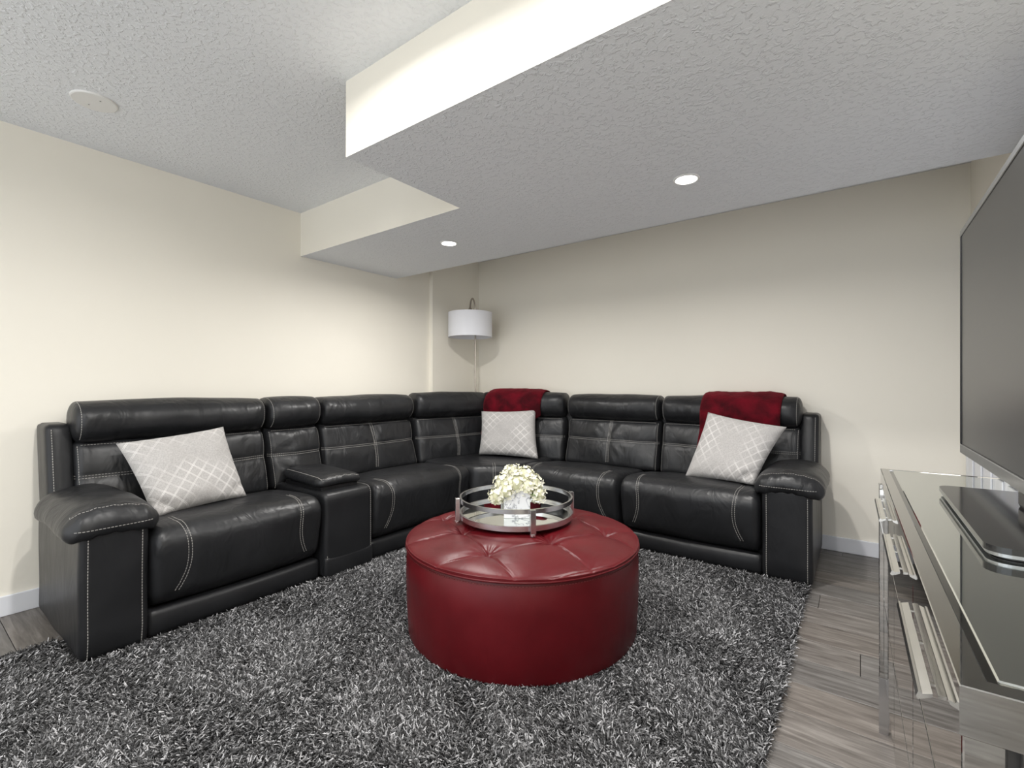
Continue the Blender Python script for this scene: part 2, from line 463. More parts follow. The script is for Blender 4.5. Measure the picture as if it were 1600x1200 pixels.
# ------------------------------------------------------------------ ceiling fittings
def recessed(loc, watts, label, group, r=.058):
    x, yv, z = loc
    t = thing('recessed_light', label, 'ceiling light', (x, yv, z - .006), group=group)
    bm = bmesh.new(); lathe(bm, [(r * .82, -.004), (r * .90, -.0065), (r, -.004), (r + .003, 0), (r * .82, 0)], (x, yv, z), 40, close=True)
    obj('trim_ring', bm, M['lightwhite'], t, smooth=True)
    bm = bmesh.new(); lathe(bm, [(0, -.0035), (r * .8, -.003), (r * .82, 0), (0, 0)], (x, yv, z), 40)
    obj('lamp_lens', bm, M['lens'], t, smooth=True)
    l = bpy.data.lights.new('recessed_lamp', 'AREA'); l.shape = 'DISK'; l.size = .10; l.energy = watts; l.color = (1, .975, .94); l.spread = math.radians(170)
    lo = bpy.data.objects.new('recessed_lamp', l); COL.objects.link(lo); lo.location = (0, 0, -.012); lo.parent = t
    return t
recessed((-.651, 2.256, ZS), POT_W, 'lit round recessed light in the dropped ceiling, nearer and larger of the two', 'recessed ceiling lights')
recessed((-2.237, 2.314, ZS), POT_W, 'lit round recessed light in the dropped ceiling, farther one above the sofa corner', 'recessed ceiling lights')
for px_, py_, lb_ in ((-1.30, .56, 'lit round recessed light in the high ceiling before the left end of the dropped ceiling'), (-.25, .56, 'lit round recessed light in the high ceiling before the middle of the dropped ceiling'), (-1.5, -1.1, 'lit round recessed light in the high ceiling far back behind the sofa end')):
    recessed((px_, py_, ZC), REAR_W, lb_, 'lights in the high ceiling')
cx, cy = -2.784, .594
t = thing('ceiling_cover_plate', 'round white blank cover plate with two screws on the high ceiling by the left wall', 'cover plate', (cx, cy, ZC - .008))
bm = bmesh.new(); lathe(bm, [(0, -.008), (.078, -.008), (.082, -.006), (.084, 0), (0, 0)], (cx, cy, ZC), 48)
obj('plate', bm, M['lightwhite'], t)
for s in (-1, 1):
    bm = bmesh.new(); lathe(bm, [(0, -.0105), (.003, -.0098), (.0038, -.008), (0, -.008)], (cx + s * .036, cy + s * .012, ZC), 12)
    obj('screw', bm, M['silver'], t, smooth=True)

# ------------------------------------------------------------------ rug
RX0, RX1, RY0, RY1 = -2.81, -.225, -.45, 3.12
OC = (-1.295, 1.836); OR = .535
rug = obj('shag_rug', bx((RX0, RY0, 0), (RX1, RY1, .010), .003), M['backing'])
tag(rug, 'dark grey shag area rug with mottled light and dark yarn under sofa and ottoman', 'rug')
def pile():
    n = 500000
    x = rng.uniform(RX0, RX1, n); yv = rng.uniform(-.1, RY1, n)
    keep = (np.hypot(x - OC[0], yv - OC[1]) > OR - .03)
    keep &= ~((x < -2.475) & (yv > .475))
    keep &= ~((yv > 3.055))
    keep &= ~((x + yv < 0.30 - .0) & False)
    # corner wedge of the sofa
    keep &= ~(((yv - 2.80) * .28 - (x + 2.47) * .25 > 0.0) & (yv > 2.78) & (x < -2.15))
    # frame-based thinning is not used: the pile is even everywhere
    x, yv = x[keep], yv[keep]; n = len(x)
    ang = 2.2 * np.sin(x * 5.1 + 1.3 * np.sin(yv * 4.3)) + 2.0 * np.cos(yv * 6.2 + x * 2.7) + rng.normal(0, 1.5, n)
    L = rng.uniform(.017, .034, n); lean = rng.uniform(.5, 1.25, n)
    dx, dy = np.cos(ang), np.sin(ang)
    # strands at the rug's rim stay short
    wv = rng.uniform(.0022, .0042, n)
    sx, sy = -dy * wv / 2, dx * wv / 2
    tw = rng.uniform(-1.2, 1.2, n)
    z0 = np.full(n, .009)
    m1 = .5 * L
    px, py = x + dx * m1 * np.sin(lean) * .7, yv + dy * m1 * np.sin(lean) * .7
    pz = z0 + m1 * np.cos(lean * .75)
    tx, ty = x + dx * L * np.sin(lean), yv + dy * L * np.sin(lean)
    tz = z0 + L * np.cos(lean) * .85 + .001
    tzw = np.sin(tw) * wv / 2
    co = np.empty((n, 6, 3), np.float32)
    for k, (X, Y, Z, s, q) in enumerate(((x, yv, z0, 1, 0), (x, yv, z0, -1, 0), (px, py, pz, -1, -1), (px, py, pz, 1, 1), (tx, ty, tz, .6, 1), (tx, ty, tz, -.6, -1))):
        co[:, k, 0] = X + sx * s; co[:, k, 1] = Y + sy * s; co[:, k, 2] = np.maximum(Z + tzw * q, .0092)
    base = (np.arange(n) * 6)[:, None]
    quads = np.concatenate([base + np.array([0, 1, 2, 3]), base + np.array([3, 2, 5, 4])], 1).reshape(-1)
    me = bpy.data.meshes.new('pile')
    me.vertices.add(n * 6); me.vertices.foreach_set('co', co.reshape(-1))
    me.loops.add(len(quads)); me.loops.foreach_set('vertex_index', quads.astype(np.int32))
    nf = n * 2; me.polygons.add(nf)
    me.polygons.foreach_set('loop_start', np.arange(0, nf * 4, 4, dtype=np.int32))
    me.polygons.foreach_set('loop_total', np.full(nf, 4, np.int32))
    me.update(); me.validate()
    u = rng.uniform(0, 1, n)
    val = np.where(u < .46, rng.uniform(.018, .05, n), np.where(u < .80, rng.uniform(.10, .20, n), rng.uniform(.30, .52, n)))
    colr = np.ones((n, 6, 4), np.float32)
    colr[:, :, 0] = val[:, None]; colr[:, :, 1] = val[:, None] * .995; colr[:, :, 2] = val[:, None] * 1.02
    at = me.color_attributes.new('yarn', 'FLOAT_COLOR', 'POINT'); at.data.foreach_set('color', colr.reshape(-1))
    me.materials.append(M['pile'])
    o = bpy.data.objects.new('pile', me); COL.objects.link(o); o.parent = rug; o.location = -POS[rug]
    o['kind'] = 'stuff'
pile()

# ------------------------------------------------------------------ sectional sofa
sofa = thing('sectional_sofa', 'black leather corner reclining sofa with pale contrast stitching and centre console', 'sofa', (-2.9, 3.4, 0))
FL = Frame(-2.47, 0, 90); FR = Frame(0, 3.05, 0)
Z0 = .012
def part(name, F, bm, mat='leather', parent=None, smooth=True):
    F.bm(bm); bm.normal_update()
    bvh = BVHTree.FromBMesh(bm)
    o = obj(name, bm, M[mat], parent or sofa, smooth=smooth)
    return o, bvh
def stitch_obj(bm, parent):
    if len(bm.verts): obj('stitching', bm, M['thread'], parent)['kind'] = 'stuff'
    else: bm.free()
def wobble(p, amp, sc=6.0, seed=0):
    return noise.noise(Vector((p[0] * sc + seed, p[1] * sc, p[2] * sc))) * amp

def seat(F, s0, s1, left=True, right=True):
    sd = random.random() * 50
    def fn(p):
        p = Vector(p)
        zz = (p.z - .13) / .37
        if p.y < .25: p.y += .055 * max(0.0, 1 - zz) ** 1.5 * (1 - max(0, p.y + .03) / .28)
        if zz > .5: p.z -= .035 * max(0, (p.y - .12) / .46)
        p.z += wobble(p, .007, 5, sd); p.y += wobble(p, .006, 6, sd + 9)
        e = min(abs(p.x - s0 - off(p.z)), abs(p.x - s1 + off(p.z)))
        g = .006 * math.exp(-(e / .016) ** 2)
        if p.y < .3: p.y += g * min(1, max(0, (.47 - p.z) / .1 + .5)); p.z -= g * (1 if p.z > .4 else 0)
        return p
    def off(z):
        q = max(0, min(1, (.50 - z) / .35))
        return .125 + .045 * math.sin(q * PI * .55) - .115 * q ** 3
    o, bvh = part('seat_cushion', F, soft_box((s0 + .002, -.035, .13), (s1 - .002, .60, .495), (.045, .10, .085), (.0, .018, .022), .02, fn))
    bm = bmesh.new()
    for sgn, base in ((1, s0), (-1, s1)):
        for dd in (-.007, .007):
            rays = []
            for k in range(34):
                a = math.radians(-32 + 112 * k / 33)
                z_guess = .32 + .2 * math.sin(a) if a < 1.0 else .5
                s = base + sgn * (off(z_guess) + dd)
                d = Vector((0, -math.cos(a), math.sin(a)))
                c = Vector((s, .19, .32))
                rays.append((c + d * .6, -d))
            P, Q = cast(bvh, F, rays); dashes(bm, P, Q)
    stitch_obj(bm, o)
    # lower kick panel under the footrest
    part('kick_panel', F, soft_box((s0 + .003, .028, Z0), (s1 - .003, .11, .128), .02, (0, .012, 0), .03), 'leather_flat')
def back(F, s0, s1, d0=.53, vseam=True, edge=(True, True), zt=1.04, label=None):
    sd = random.random() * 50; sm = (s0 + s1) / 2
    lines = [((s0, .672), (s1, .672))]
    if vseam: lines.append(((sm, .48), (sm, .86)))
    def lum(p):
        p = Vector(p)
        f = max(0, min(1, (p.z - .46) / .38))
        p.y += .085 * f
        if p.y < d0 + .16:
            p.y += seamgroove(p, lines, 0, .009, .012)
            # gathered creases running to the seam crossing
            an = math.atan2(p.z - .672, p.x - sm) if vseam else math.atan2(p.z - .672, p.x - s0)
            rr = math.hypot(p.z - .672, p.x - sm)
            p.y += .0045 * math.sin(an * 11 + sd) * math.exp(-((rr - .09) / .07) ** 2)
            p.y += wobble(p, .013, 7, sd)
        return p
    o, bvh = part('back_cushion', F, soft_box((s0 + .003, d0, .44), (s1 - .003, d0 + .24, .852), (.04, .07, .05), (0, .035, 0), .017, lum))
    bm = bmesh.new()
    for dz in (-.0065, .0065):
        P, Q = cast(bvh, F, [((s0 + .012 + (s1 - s0 - .024) * k / 60, d0 - .4, .672 + dz), (0, 1, 0)) for k in range(61)]); dashes(bm, P, Q)
    if vseam:
        for ds in (-.011, 0, .011):
            P, Q = cast(bvh, F, [((sm + ds, d0 - .4, .50 + .33 * k / 30), (0, 1, 0)) for k in range(31)]); dashes(bm, P, Q)
    P, Q = cast(bvh, F, [((s0 + .04 + (s1 - s0 - .08) * k / 50, d0 - .4, .826), (0, 1, 0)) for k in range(51)]); dashes(bm, P, Q, wid=.0024)
    for k2, sx in ((0, s0 + .024), (1, s1 - .024)):
        if edge[k2]:
            P, Q = cast(bvh, F, [((sx, d0 - .4, .47 + .35 * k / 30), (0, 1, 0)) for k in range(31)]); dashes(bm, P, Q)
    stitch_obj(bm, o)
    def hd(p):
        p = Vector(p)
        p.y += wobble(p, .012, 6, sd + 5); p.z += wobble(p, .007, 4, sd + 7)
        # vertical pull creases
        p.y += .003 * math.sin(p.x * 55 + 3 * math.sin(p.x * 13 + sd)) * math.exp(-((p.z - .86) / .06) ** 2)
        e = min(p.x - s0, s1 - p.x)
        p.y += .007 * math.exp(-((e - .03) / .012) ** 2)
        return p
    o, bvh = part('headrest', F, soft_box((s0 + .002, d0 + .035, .838), (s1 - .002, d0 + .27, zt), (.035, .10, .085), (0, .022, .012), .018, hd))
    bm = bmesh.new()
    for k2, sx in ((0, s0 + .03), (1, s1 - .03)):
        if edge[k2]:
            rays = []
            for k in range(30):
                a = math.radians(-50 + 135 * k / 29); d = Vector((0, -math.cos(a), math.sin(a)))
                rays.append((Vector((sx, d0 + .15, .94)) + d * .5, -d))
            P, Q = cast(bvh, F, rays); dashes(bm, P, Q)
    stitch_obj(bm, o)
def arm(F, s0, s1, outer):
    """outer: -1 if the outside is at s0"""
    so = s0 if outer < 0 else s1
    def fn(p):
        p = Vector(p)
        if p.y < .2: p.y += .012 * math.sin((p.z) * 6); p.y += .02 * max(0, (.1 - p.z) / .1)
        p.x += wobble(p, .004, 4, s0)
        return p
    o, bvh = part('armrest', F, soft_box((s0, -.005, Z0), (s1, .80, .550), (.022, .022, .03), (.006, .010, 0), .025, fn), 'leather_flat')
    bm = bmesh.new()
    for sx in (s0 + .024, s1 - .024):
        P, Q = cast(bvh, F, [((sx, -.5, .03 + .50 * k / 40), (0, 1, 0)) for k in range(41)]); dashes(bm, P, Q, wid=.0031)
    stitch_obj(bm, o)
    a0, a1 = (s0 - .050, s1 + .045) if outer < 0 else (s0 - .045, s1 + .058)
    mid = (a0 + a1) / 2
    def fp(p):
        p = Vector(p)
        q = (p.x - mid) / (a1 - a0) * 2
        p.z -= .036 * q * q
        if p.y < .12: p.z -= .022 * ((.12 - p.y) / .15) ** 1.5
        # gathers at the nose
        p.z += .004 * math.sin(p.x * 120) * math.exp(-((p.y + .0) / .05) ** 2)
        p.z += wobble(p, .010, 7, s1); p.x += wobble(p, .006, 7, s1 + 4)
        if abs(p.y - .055) < .05 and p.z > .57: p.z -= .007 * math.exp(-((p.y - .055) / .012) ** 2)
        return p
    o, bvh = part('arm_pad', F, soft_box((a0, -.022, .520), (a1, .60, .640), (.075, .065, .058), (0, .008, .006), .016, fp))
    bm = bmesh.new()
    # curved seam round the nose of the pad
    rays = []
    for k in range(50):
        q = -1 + 2 * k / 49
        x = mid + q * (a1 - a0) * .46
        d = Vector((q * .55, -.55 - .1 * (1 - q * q), .85 * (1 - q ** 4) + .03))
        rays.append((Vector((x, .035, .595)) + d.normalized() * .4, -d.normalized()))
    P, Q = cast(bvh, F, rays); dashes(bm, P, Q)
    rays = []
    for k in range(40):
        q = -.85 + 1.7 * k / 39
        rays.append((Vector((mid + q * (a1 - a0) * .46, -.5, .556 + .0 * q * q)), Vector((0, 1, -.02))))
    P, Q = cast(bvh, F, rays); dashes(bm, P, Q)
    stitch_obj(bm, o)
def wing(F, s0, s1, outer):
    def fn(p):
        p = Vector(p); p.y += .10 * max(0, (p.z - .45) / .5); return p
    o, bvh = part('side_wing', F, soft_box((s0, .56, .40), (s1, .78, .935), (.02, .03, .03), (0, .006, 0), .025, fn), 'leather_flat')
    bm = bmesh.new(); sx = s1 - .022 if outer > 0 else s0 + .022
    P, Q = cast(bvh, F, [((sx, .1, .60 + .31 * k / 30), (0, 1, 0)) for k in range(31)]); dashes(bm, P, Q, wid=.0031)
    stitch_obj(bm, o)

# left run: arm, seat, console, seat
arm(FL, .483, .708, -1); wing(FL, .485, .585, -1)
seat(FL, .708, 1.53)
back(FL, .572, 1.505, edge=(True, True))
seat(FL, 1.865, 2.79)
back(FL, 1.505, 1.885, vseam=False, edge=(True, True))
back(FL, 1.885, 2.745, edge=(False, True))
# right run
arm(FR, -.455, -.205, 1); wing(FR, -.32, -.212, 1)
seat(FR, -2.185, -1.335)
seat(FR, -1.335, -.455)
back(FR, -2.085, -1.25, edge=(True, True))
back(FR, -1.25, -.305, edge=(True, True))
# corner wedge
def corner_frame(p0, p1):
    a = math.degrees(math.atan2(p1[1] - p0[1], p1[0] - p0[0])); return Frame(p0[0], p0[1], a), math.hypot(p1[0] - p0[0], p1[1] - p0[1])
F1, L1 = corner_frame((-3.00, 2.745), (-2.84, 3.43))
F2, L2 = corner_frame((-2.84, 3.43), (-2.085, 3.58))
back(F1, 0.0, L1 + .10, d0=0.0, edge=(False, False), zt=1.055)
back(F2, -.10, L2, d0=0.0, edge=(False, False), zt=1.055)
def wedge_block(name, poly, z0, z1, bev, mat):
    bm = bmesh.new(); prism(bm, poly, z0, z1)
    bmesh.ops.bevel(bm, geom=list(bm.edges), offset=bev, segments=5, profile=.5, affect='EDGES', clamp_overlap=True)
    bm.normal_update(); bvh = BVHTree.FromBMesh(bm)
    return obj(name, bm, M[mat], sofa, smooth=True, ang=60), bvh
FW, LW = corner_frame((-2.445, 2.795), (-2.19, 3.02))
o, bvh = wedge_block('seat_cushion', [(-2.44, 2.795), (-2.188, 3.018), (-2.188, 3.62), (-2.84, 3.62), (-3.05, 3.3), (-3.05, 2.795)], .13, .49, .055, 'leather')
bm = bmesh.new()
for ds in (-.009, .009):
    rays = []
    for k in range(36):
        a = math.radians(-30 + 115 * k / 35); d = Vector((0, -math.cos(a), math.sin(a)))
        rays.append((Vector((LW / 2 + ds, .16, .34)) + d * .6, -d))
    P, Q = cast(bvh, FW, rays); dashes(bm, P, Q)
stitch_obj(bm, o)
wedge_block('kick_panel', [(-2.50, 2.795), (-2.19, 3.075), (-2.19, 3.16), (-2.55, 2.9), (-2.55, 2.795)], Z0, .126, .01, 'leather_flat')
# console between the two left seats
s0, s1 = 1.53, 1.865
o, bvh = part('console_box', FL, soft_box((s0 + .002, -.012, Z0), (s1 - .002, .56, .502), (.018, .05, .045), (0, .006, 0), .022), 'leather_flat')
bm = bmesh.new()
rays = []
for k in range(60):
    a = math.radians(-58 + 128 * k / 59); d = Vector((0, -math.cos(a), math.sin(a)))
    rays.append((Vector((s1 - .02, .22, .34)) + d * .7, -d))
P, Q = cast(bvh, FL, rays); dashes(bm, P, Q)
P, Q = cast(bvh, FL, [((s0 + .018, -.4, .02 + .12 * k / 12), (0, 1, 0)) for k in range(13)]); dashes(bm, P, Q)
stitch_obj(bm, o)
part('console_seam_panel', FL, soft_box((s0 + .004, -.016, Z0), (s1 - .004, .02, .132), .012, (0, .004, 0), .03), 'leather_flat')
def lidf(p):
    p = Vector(p); p.z += .018 * max(0, (p.y - .02) / .4); q = (p.x - 1.67) / .16; p.z -= .012 * q * q; return p
o, bvh = part('console_lid', FL, soft_box((s0 + .004, .045, .520), (s1 - .03, .50, .582), (.05, .06, .026), (0, 0, .008), .018, lidf))
bm = bmesh.new()
P, Q = cast(bvh, FL, [((s0 + .03 + .245 * k / 30, .062 + .004 * math.cos(k), 1.0), (0, 0, -1)) for k in range(31)]); dashes(bm, P, Q)
P, Q = cast(bvh, FL, [((s0 + .028, .07 + .38 * k / 30, 1.0), (0, 0, -1)) for k in range(31)]); dashes(bm, P, Q)
stitch_obj(bm, o)
part('lid_hinge', FL, bx((s0 + .03, .07, .498), (s1 - .06, .47, .524)), 'black', smooth=False)
# inner frame and back shells
obj('frame', bx((-3.20, .72, .03), (-2.58, 2.79, .40)), M['underlay'], sofa)
obj('frame', bx((-2.18, 3.16, .03), (-.46, 3.78, .40)), M['underlay'], sofa)
bm = bmesh.new(); prism(bm, [(-3.2, 2.79), (-2.60, 2.79), (-2.18, 3.16), (-2.18, 3.78), (-3.2, 3.78)], .03, .40); obj('frame', bm, M['underlay'], sofa)
part('back_shell', FL, soft_box((.50, .70, .03), (2.80, .845, .90), .03, (0, 0, 0), .06), 'leather_flat')
part('back_shell', FR, soft_box((-2.05, .70, .03), (-.225, .82, .90), .03, (0, 0, 0), .06), 'leather_flat')
bm = bmesh.new(); prism(bm, [(-3.29, 2.80), (-3.14, 2.80), (-2.98, 3.60), (-2.05, 3.74), (-2.05, 3.85), (-3.05, 3.85), (-3.29, 3.5)], .03, .93)
bmesh.ops.bevel(bm, geom=list(bm.edges), offset=.02, segments=2, affect='EDGES', clamp_overlap=True); obj('back_shell', bm, M['leather_flat'], sofa)
for fx, fy in ((-3.2, .60), (-3.2, 1.7), (-3.2, 2.7), (-3.1, 3.7), (-2.0, 3.75), (-1.3, 3.75), (-.3, 3.75), (-2.53, .6), (-.3, 3.2)):
    z0 = .0 if (fx < -2.81 or fy > 3.12) else .010
    bm = bmesh.new(); lathe(bm, [(0, 0), (.022, 0), (.025, .03), (0, .03)], (fx, fy, z0), 16)
    obj('foot', bm, M['black'], sofa, smooth=True, ang=40)

# ------------------------------------------------------------------ red ottoman
RA = math.radians(62.4)
la = Vector((math.cos(RA), math.sin(RA))); lb = Vector((-math.sin(RA), math.cos(RA)))
CR = Vector((.805, .593)); CF = Vector((-.593, .805))
nodeA = CR * -.145 + CF * -.32
LAT = .297
otto = thing('round_ottoman', 'large round red leather ottoman with button tufted top in middle of rug', 'ottoman', (OC[0], OC[1], .010))
bm = bmesh.new()
lathe(bm, [(0, .010), (OR - .03, .010), (OR - .012, .016), (OR - .006, .03), (OR + .001, .15), (OR + .004, .28), (OR + .001, .385), (OR - .008, .402), (OR - .05, .405), (0, .405)], (OC[0], OC[1], 0), 128)
obj('drum', bm, M['red'], otto, smooth=True, ang=45)
def topz(x, yv):
    r = math.hypot(x, yv)
    q = r / OR
    edge = max(0.0, 1 - q ** 2)
    z = .418 + .040 * edge ** .55
    p = Vector((x, yv)) - nodeA
    i, j = p.dot(la) / LAT, p.dot(lb) / LAT
    di, dj = abs(i - round(i)) * LAT, abs(j - round(j)) * LAT
    fade = min(1, max(0, (OR - r) / .10))
    fd2 = .35 + .65 * fade
    g = max(math.exp(-(di / .0045) ** 2), math.exp(-(dj / .0045) ** 2)); g2 = max(math.exp(-(di / .035) ** 2), math.exp(-(dj / .035) ** 2))
    dn = math.hypot(di, dj); tn = 1.1 * math.exp(-(dn / .05) ** 2) + .5 * math.exp(-(dn / .014) ** 2)
    z -= fd2 * (.0062 * g + .0058 * g2) + fade * .013 * tn
    an = math.atan2(dj, di); z += fade * .0012 * math.sin(an * 13) * math.exp(-((dn - .045) / .03) ** 2)
    z += .003 * noise.noise(Vector((x * 9, yv * 9, 3.1))) * fade
    return z
bm = bmesh.new(); NR, NA = 180, 540; rings = []
for i in range(NR + 1):
    q = i / NR; r = (OR + .004) * (1 - (1 - q) ** 1.0) if i else 0
    if i == 0: rings.append([bm.verts.new((OC[0], OC[1], topz(0, 0)))]); continue
    rings.append([bm.verts.new((OC[0] + r * math.cos(2 * PI * k / NA), OC[1] + r * math.sin(2 * PI * k / NA), topz(r * math.cos(2 * PI * k / NA), r * math.sin(2 * PI * k / NA)))) for k in range(NA)])
low = [bm.verts.new((OC[0] + (OR + .004) * math.cos(2 * PI * k / NA), OC[1] + (OR + .004) * math.sin(2 * PI * k / NA), .404)) for k in range(NA)]; rings.append(low)
for i in range(len(rings) - 1):
    a, b = rings[i], rings[i + 1]
    for k in range(NA):
        k2 = (k + 1) % NA
        if len(a) == 1: bm.faces.new((a[0], b[k], b[k2]))
        else: bm.faces.new((a[k], b[k], b[k2], a[k2]))
bm.faces.new(low[::-1])
top = obj('tufted_top', bm, M['red'], otto, smooth=True, ang=70)
bm = bmesh.new(); tube(bm, [(OC[0] + (OR + .003) * math.cos(2 * PI * k / 128), OC[1] + (OR + .003) * math.sin(2 * PI * k / 128), .404) for k in range(129)], .0042, 8, False)
obj('piping', bm, M['red'], otto, smooth=True)
bm = bmesh.new()
pts = [Vector((OC[0] + (OR + .0015) * math.cos(2 * PI * k / 180), OC[1] + (OR + .0015) * math.sin(2 * PI * k / 180), .389)) for k in range(181)]
dashes(bm, pts, [Vector((p.x - OC[0], p.y - OC[1], 0)) for p in pts], wid=.0022, length=.007)
obj('stitching', bm, M['redthread'], otto)['kind'] = 'stuff'

# ------------------------------------------------------------------ tray, vase and flowers
TC = Vector((-1.386, 1.914, 0)); TR = .282
TZ = .458 + .0
TW = Matrix.Rotation(math.radians(36.4), 4, 'Z')     # camera-facing yaw of the tray's legs
tray = thing('round_mirror_tray', 'round silver gallery tray with mirrored base standing on the red ottoman', 'tray', (TC.x, TC.y, TZ))
def ring(z0, z1, r, th): 
    b = bmesh.new(); return lathe(b, [(r - th, z0), (r, z0), (r, z1), (r - th, z1)], (TC.x, TC.y, 0), 96, close=True)
obj('upper_rail', ring(TZ + .094, TZ + .114, TR, .009), M['silver'], tray, smooth=True, ang=40)
obj('lower_rail', ring(TZ + .016, TZ + .040, TR, .010), M['silver'], tray, smooth=True, ang=40)
bm = bmesh.new(); lathe(bm, [(0, .020), (TR - .0105, .020), (TR - .0105, .028), (0, .028)], (TC.x, TC.y, TZ), 96); obj('mirror_base', bm, M['mirror'], tray)
for k in range(4):
    a = math.radians(36.4 - 76 + 90 * k)
    d = Vector((math.cos(a), math.sin(a), 0)); p = TC + d * (TR + .0125)
    bm = bx((-.0105, -.0125, TZ + .008), (.0105, .0125, TZ + .116), .0015)
    bmesh.ops.transform(bm, matrix=Matrix.Translation(p) @ Matrix.Rotation(a, 4, 'Z'), verts=bm.verts)
    po = obj('post', bm, M['silver'], tray)
    bm = bmesh.new(); lathe(bm, [(0, 0), (.0135, 0), (.0135, .008), (.011, .0095), (0, .0095)], (p.x, p.y, TZ - .001), 20); obj('foot', bm, M['chrome'], po, smooth=True, ang=40)
# marble vase
VS = .126; VC = TC + Vector((CR.x, CR.y, 0)) * .004 + Vector((CF.x, CF.y, 0)) * -.05
VZ = TZ + .0282
bm = bx((-VS / 2, -VS / 2, 0), (VS / 2, VS / 2, .135), .003)
top_f = [f for f in bm.faces if f.normal.z > .9 and f.calc_area() > .008]
r = bmesh.ops.inset_region(bm, faces=top_f, thickness=.007); bmesh.ops.translate(bm, verts=list({v for f in top_f for v in f.verts}), vec=(0, 0, -.10))
bmesh.ops.transform(bm, matrix=Matrix.Translation((VC.x, VC.y, VZ)) @ Matrix.Rotation(math.radians(36.4), 4, 'Z'), verts=bm.verts)
vase = obj('marble_vase', bm, M['marble']); tag(vase, 'square white marble vase with grey veins standing on the mirrored tray', 'vase')
fl = thing('hydrangea_bunch', 'bunch of cream white hydrangea blooms in the square marble vase', 'flowers', (VC.x, VC.y, VZ + .036))
fr = random.Random(11)
heads = [(-.062, .0, .165, .052), (-.020, .03, .195, .056), (.035, .02, .190, .054), (.078, .0, .160, .050), (-.095, -.035, .112, .044), (.0, -.035, .170, .050), (.098, -.03, .118, .042), (-.02, .0, .222, .030), (.05, -.045, .158, .042), (-.05, -.05, .140, .042)]
for hx, hy, hz, hr in heads:
    bm = bmesh.new()
    C = Vector((VC.x, VC.y, VZ)) + Vector((CR.x, CR.y, 0)) * hx + Vector((CF.x, CF.y, 0)) * hy + Vector((0, 0, hz - .010))
    nfl = int(46 * (hr / .05) ** 2)
    for i in range(nfl):
        zf = 1 - 2 * (i + .5) / nfl; th = i * 2.399963
        d = Vector((math.sqrt(1 - zf * zf) * math.cos(th), math.sqrt(1 - zf * zf) * math.sin(th), zf))
        d = (d + Vector((fr.uniform(-.2, .2), fr.uniform(-.2, .2), fr.uniform(-.2, .2)))).normalized()
        p = C + d * hr * fr.uniform(.82, 1.1)
        a = d.orthogonal().normalized(); b = d.cross(a); ro = fr.uniform(0, 1.5); pl = fr.uniform(.011, .0155)
        for k in range(4):
            an = ro + k * PI / 2; e = a * math.cos(an) + b * math.sin(an); sd = d.cross(e); cup = fr.uniform(.1, .55)
            v0 = bm.verts.new(p); v1 = bm.verts.new(p + e * pl * .55 + sd * pl * .48 + d * pl * .12)
            v2 = bm.verts.new(p + e * pl + d * pl * cup); v3 = bm.verts.new(p + e * pl * .55 - sd * pl * .48 + d * pl * .12)
            v4 = bm.verts.new(p + e * pl * .62 + d * pl * (cup * .35 - .12))
            for q in ((v0, v1, v4), (v1, v2, v4), (v2, v3, v4), (v3, v0, v4)): bm.faces.new(q)
    # dense heart behind the florets
    nb = len(bm.faces); bmesh.ops.create_icosphere(bm, subdivisions=2, radius=hr * .80, matrix=Matrix.Translation(C))
    bm.faces.ensure_lookup_table()
    for f in bm.faces[nb:]: f.material_index = 1
    ho = obj('flower_head', bm, None, fl, smooth=True, mats=[M['petal'], M['floret_shade']])
    bm = bmesh.new(); base = Vector((VC.x + hx * .25 * CR.x, VC.y + hx * .25 * CR.y, VZ + .040))
    tube(bm, [base, base.lerp(C, .5) + Vector((0, 0, .01)), C], .0028, 6); obj('stem', bm, M['leaf'], fl, smooth=True)
for lx, ly, lz, ro in ((.085, -.06, .105, -.6), (-.075, -.06, .100, 2.6)):
    C = Vector((VC.x, VC.y, VZ)) + Vector((CR.x, CR.y, 0)) * lx + Vector((CF.x, CF.y, 0)) * ly + Vector((0, 0, lz))
    bm = bmesh.new(); vs = []
    for i in range(7):
        t_ = i / 6; ww = .016 * max(0.0, math.sin(t_ * PI)) ** .8 + .0004
        c = C + Vector((CR.x, CR.y, 0)) * (math.cos(ro) * .05 * (t_ - .5)) + Vector((0, 0, .012 * math.sin(t_ * PI) + .02 * (.5 - t_)))
        vs.append((bm.verts.new(c + Vector((CF.x, CF.y, .3)) * ww), bm.verts.new(c - Vector((CF.x, CF.y, .3)) * ww)))
    for a, b in zip(vs[:-1], vs[1:]): bm.faces.new((a[0], a[1], b[1], b[0]))
    obj('leaf', bm, M['leaf'], fl, smooth=True)

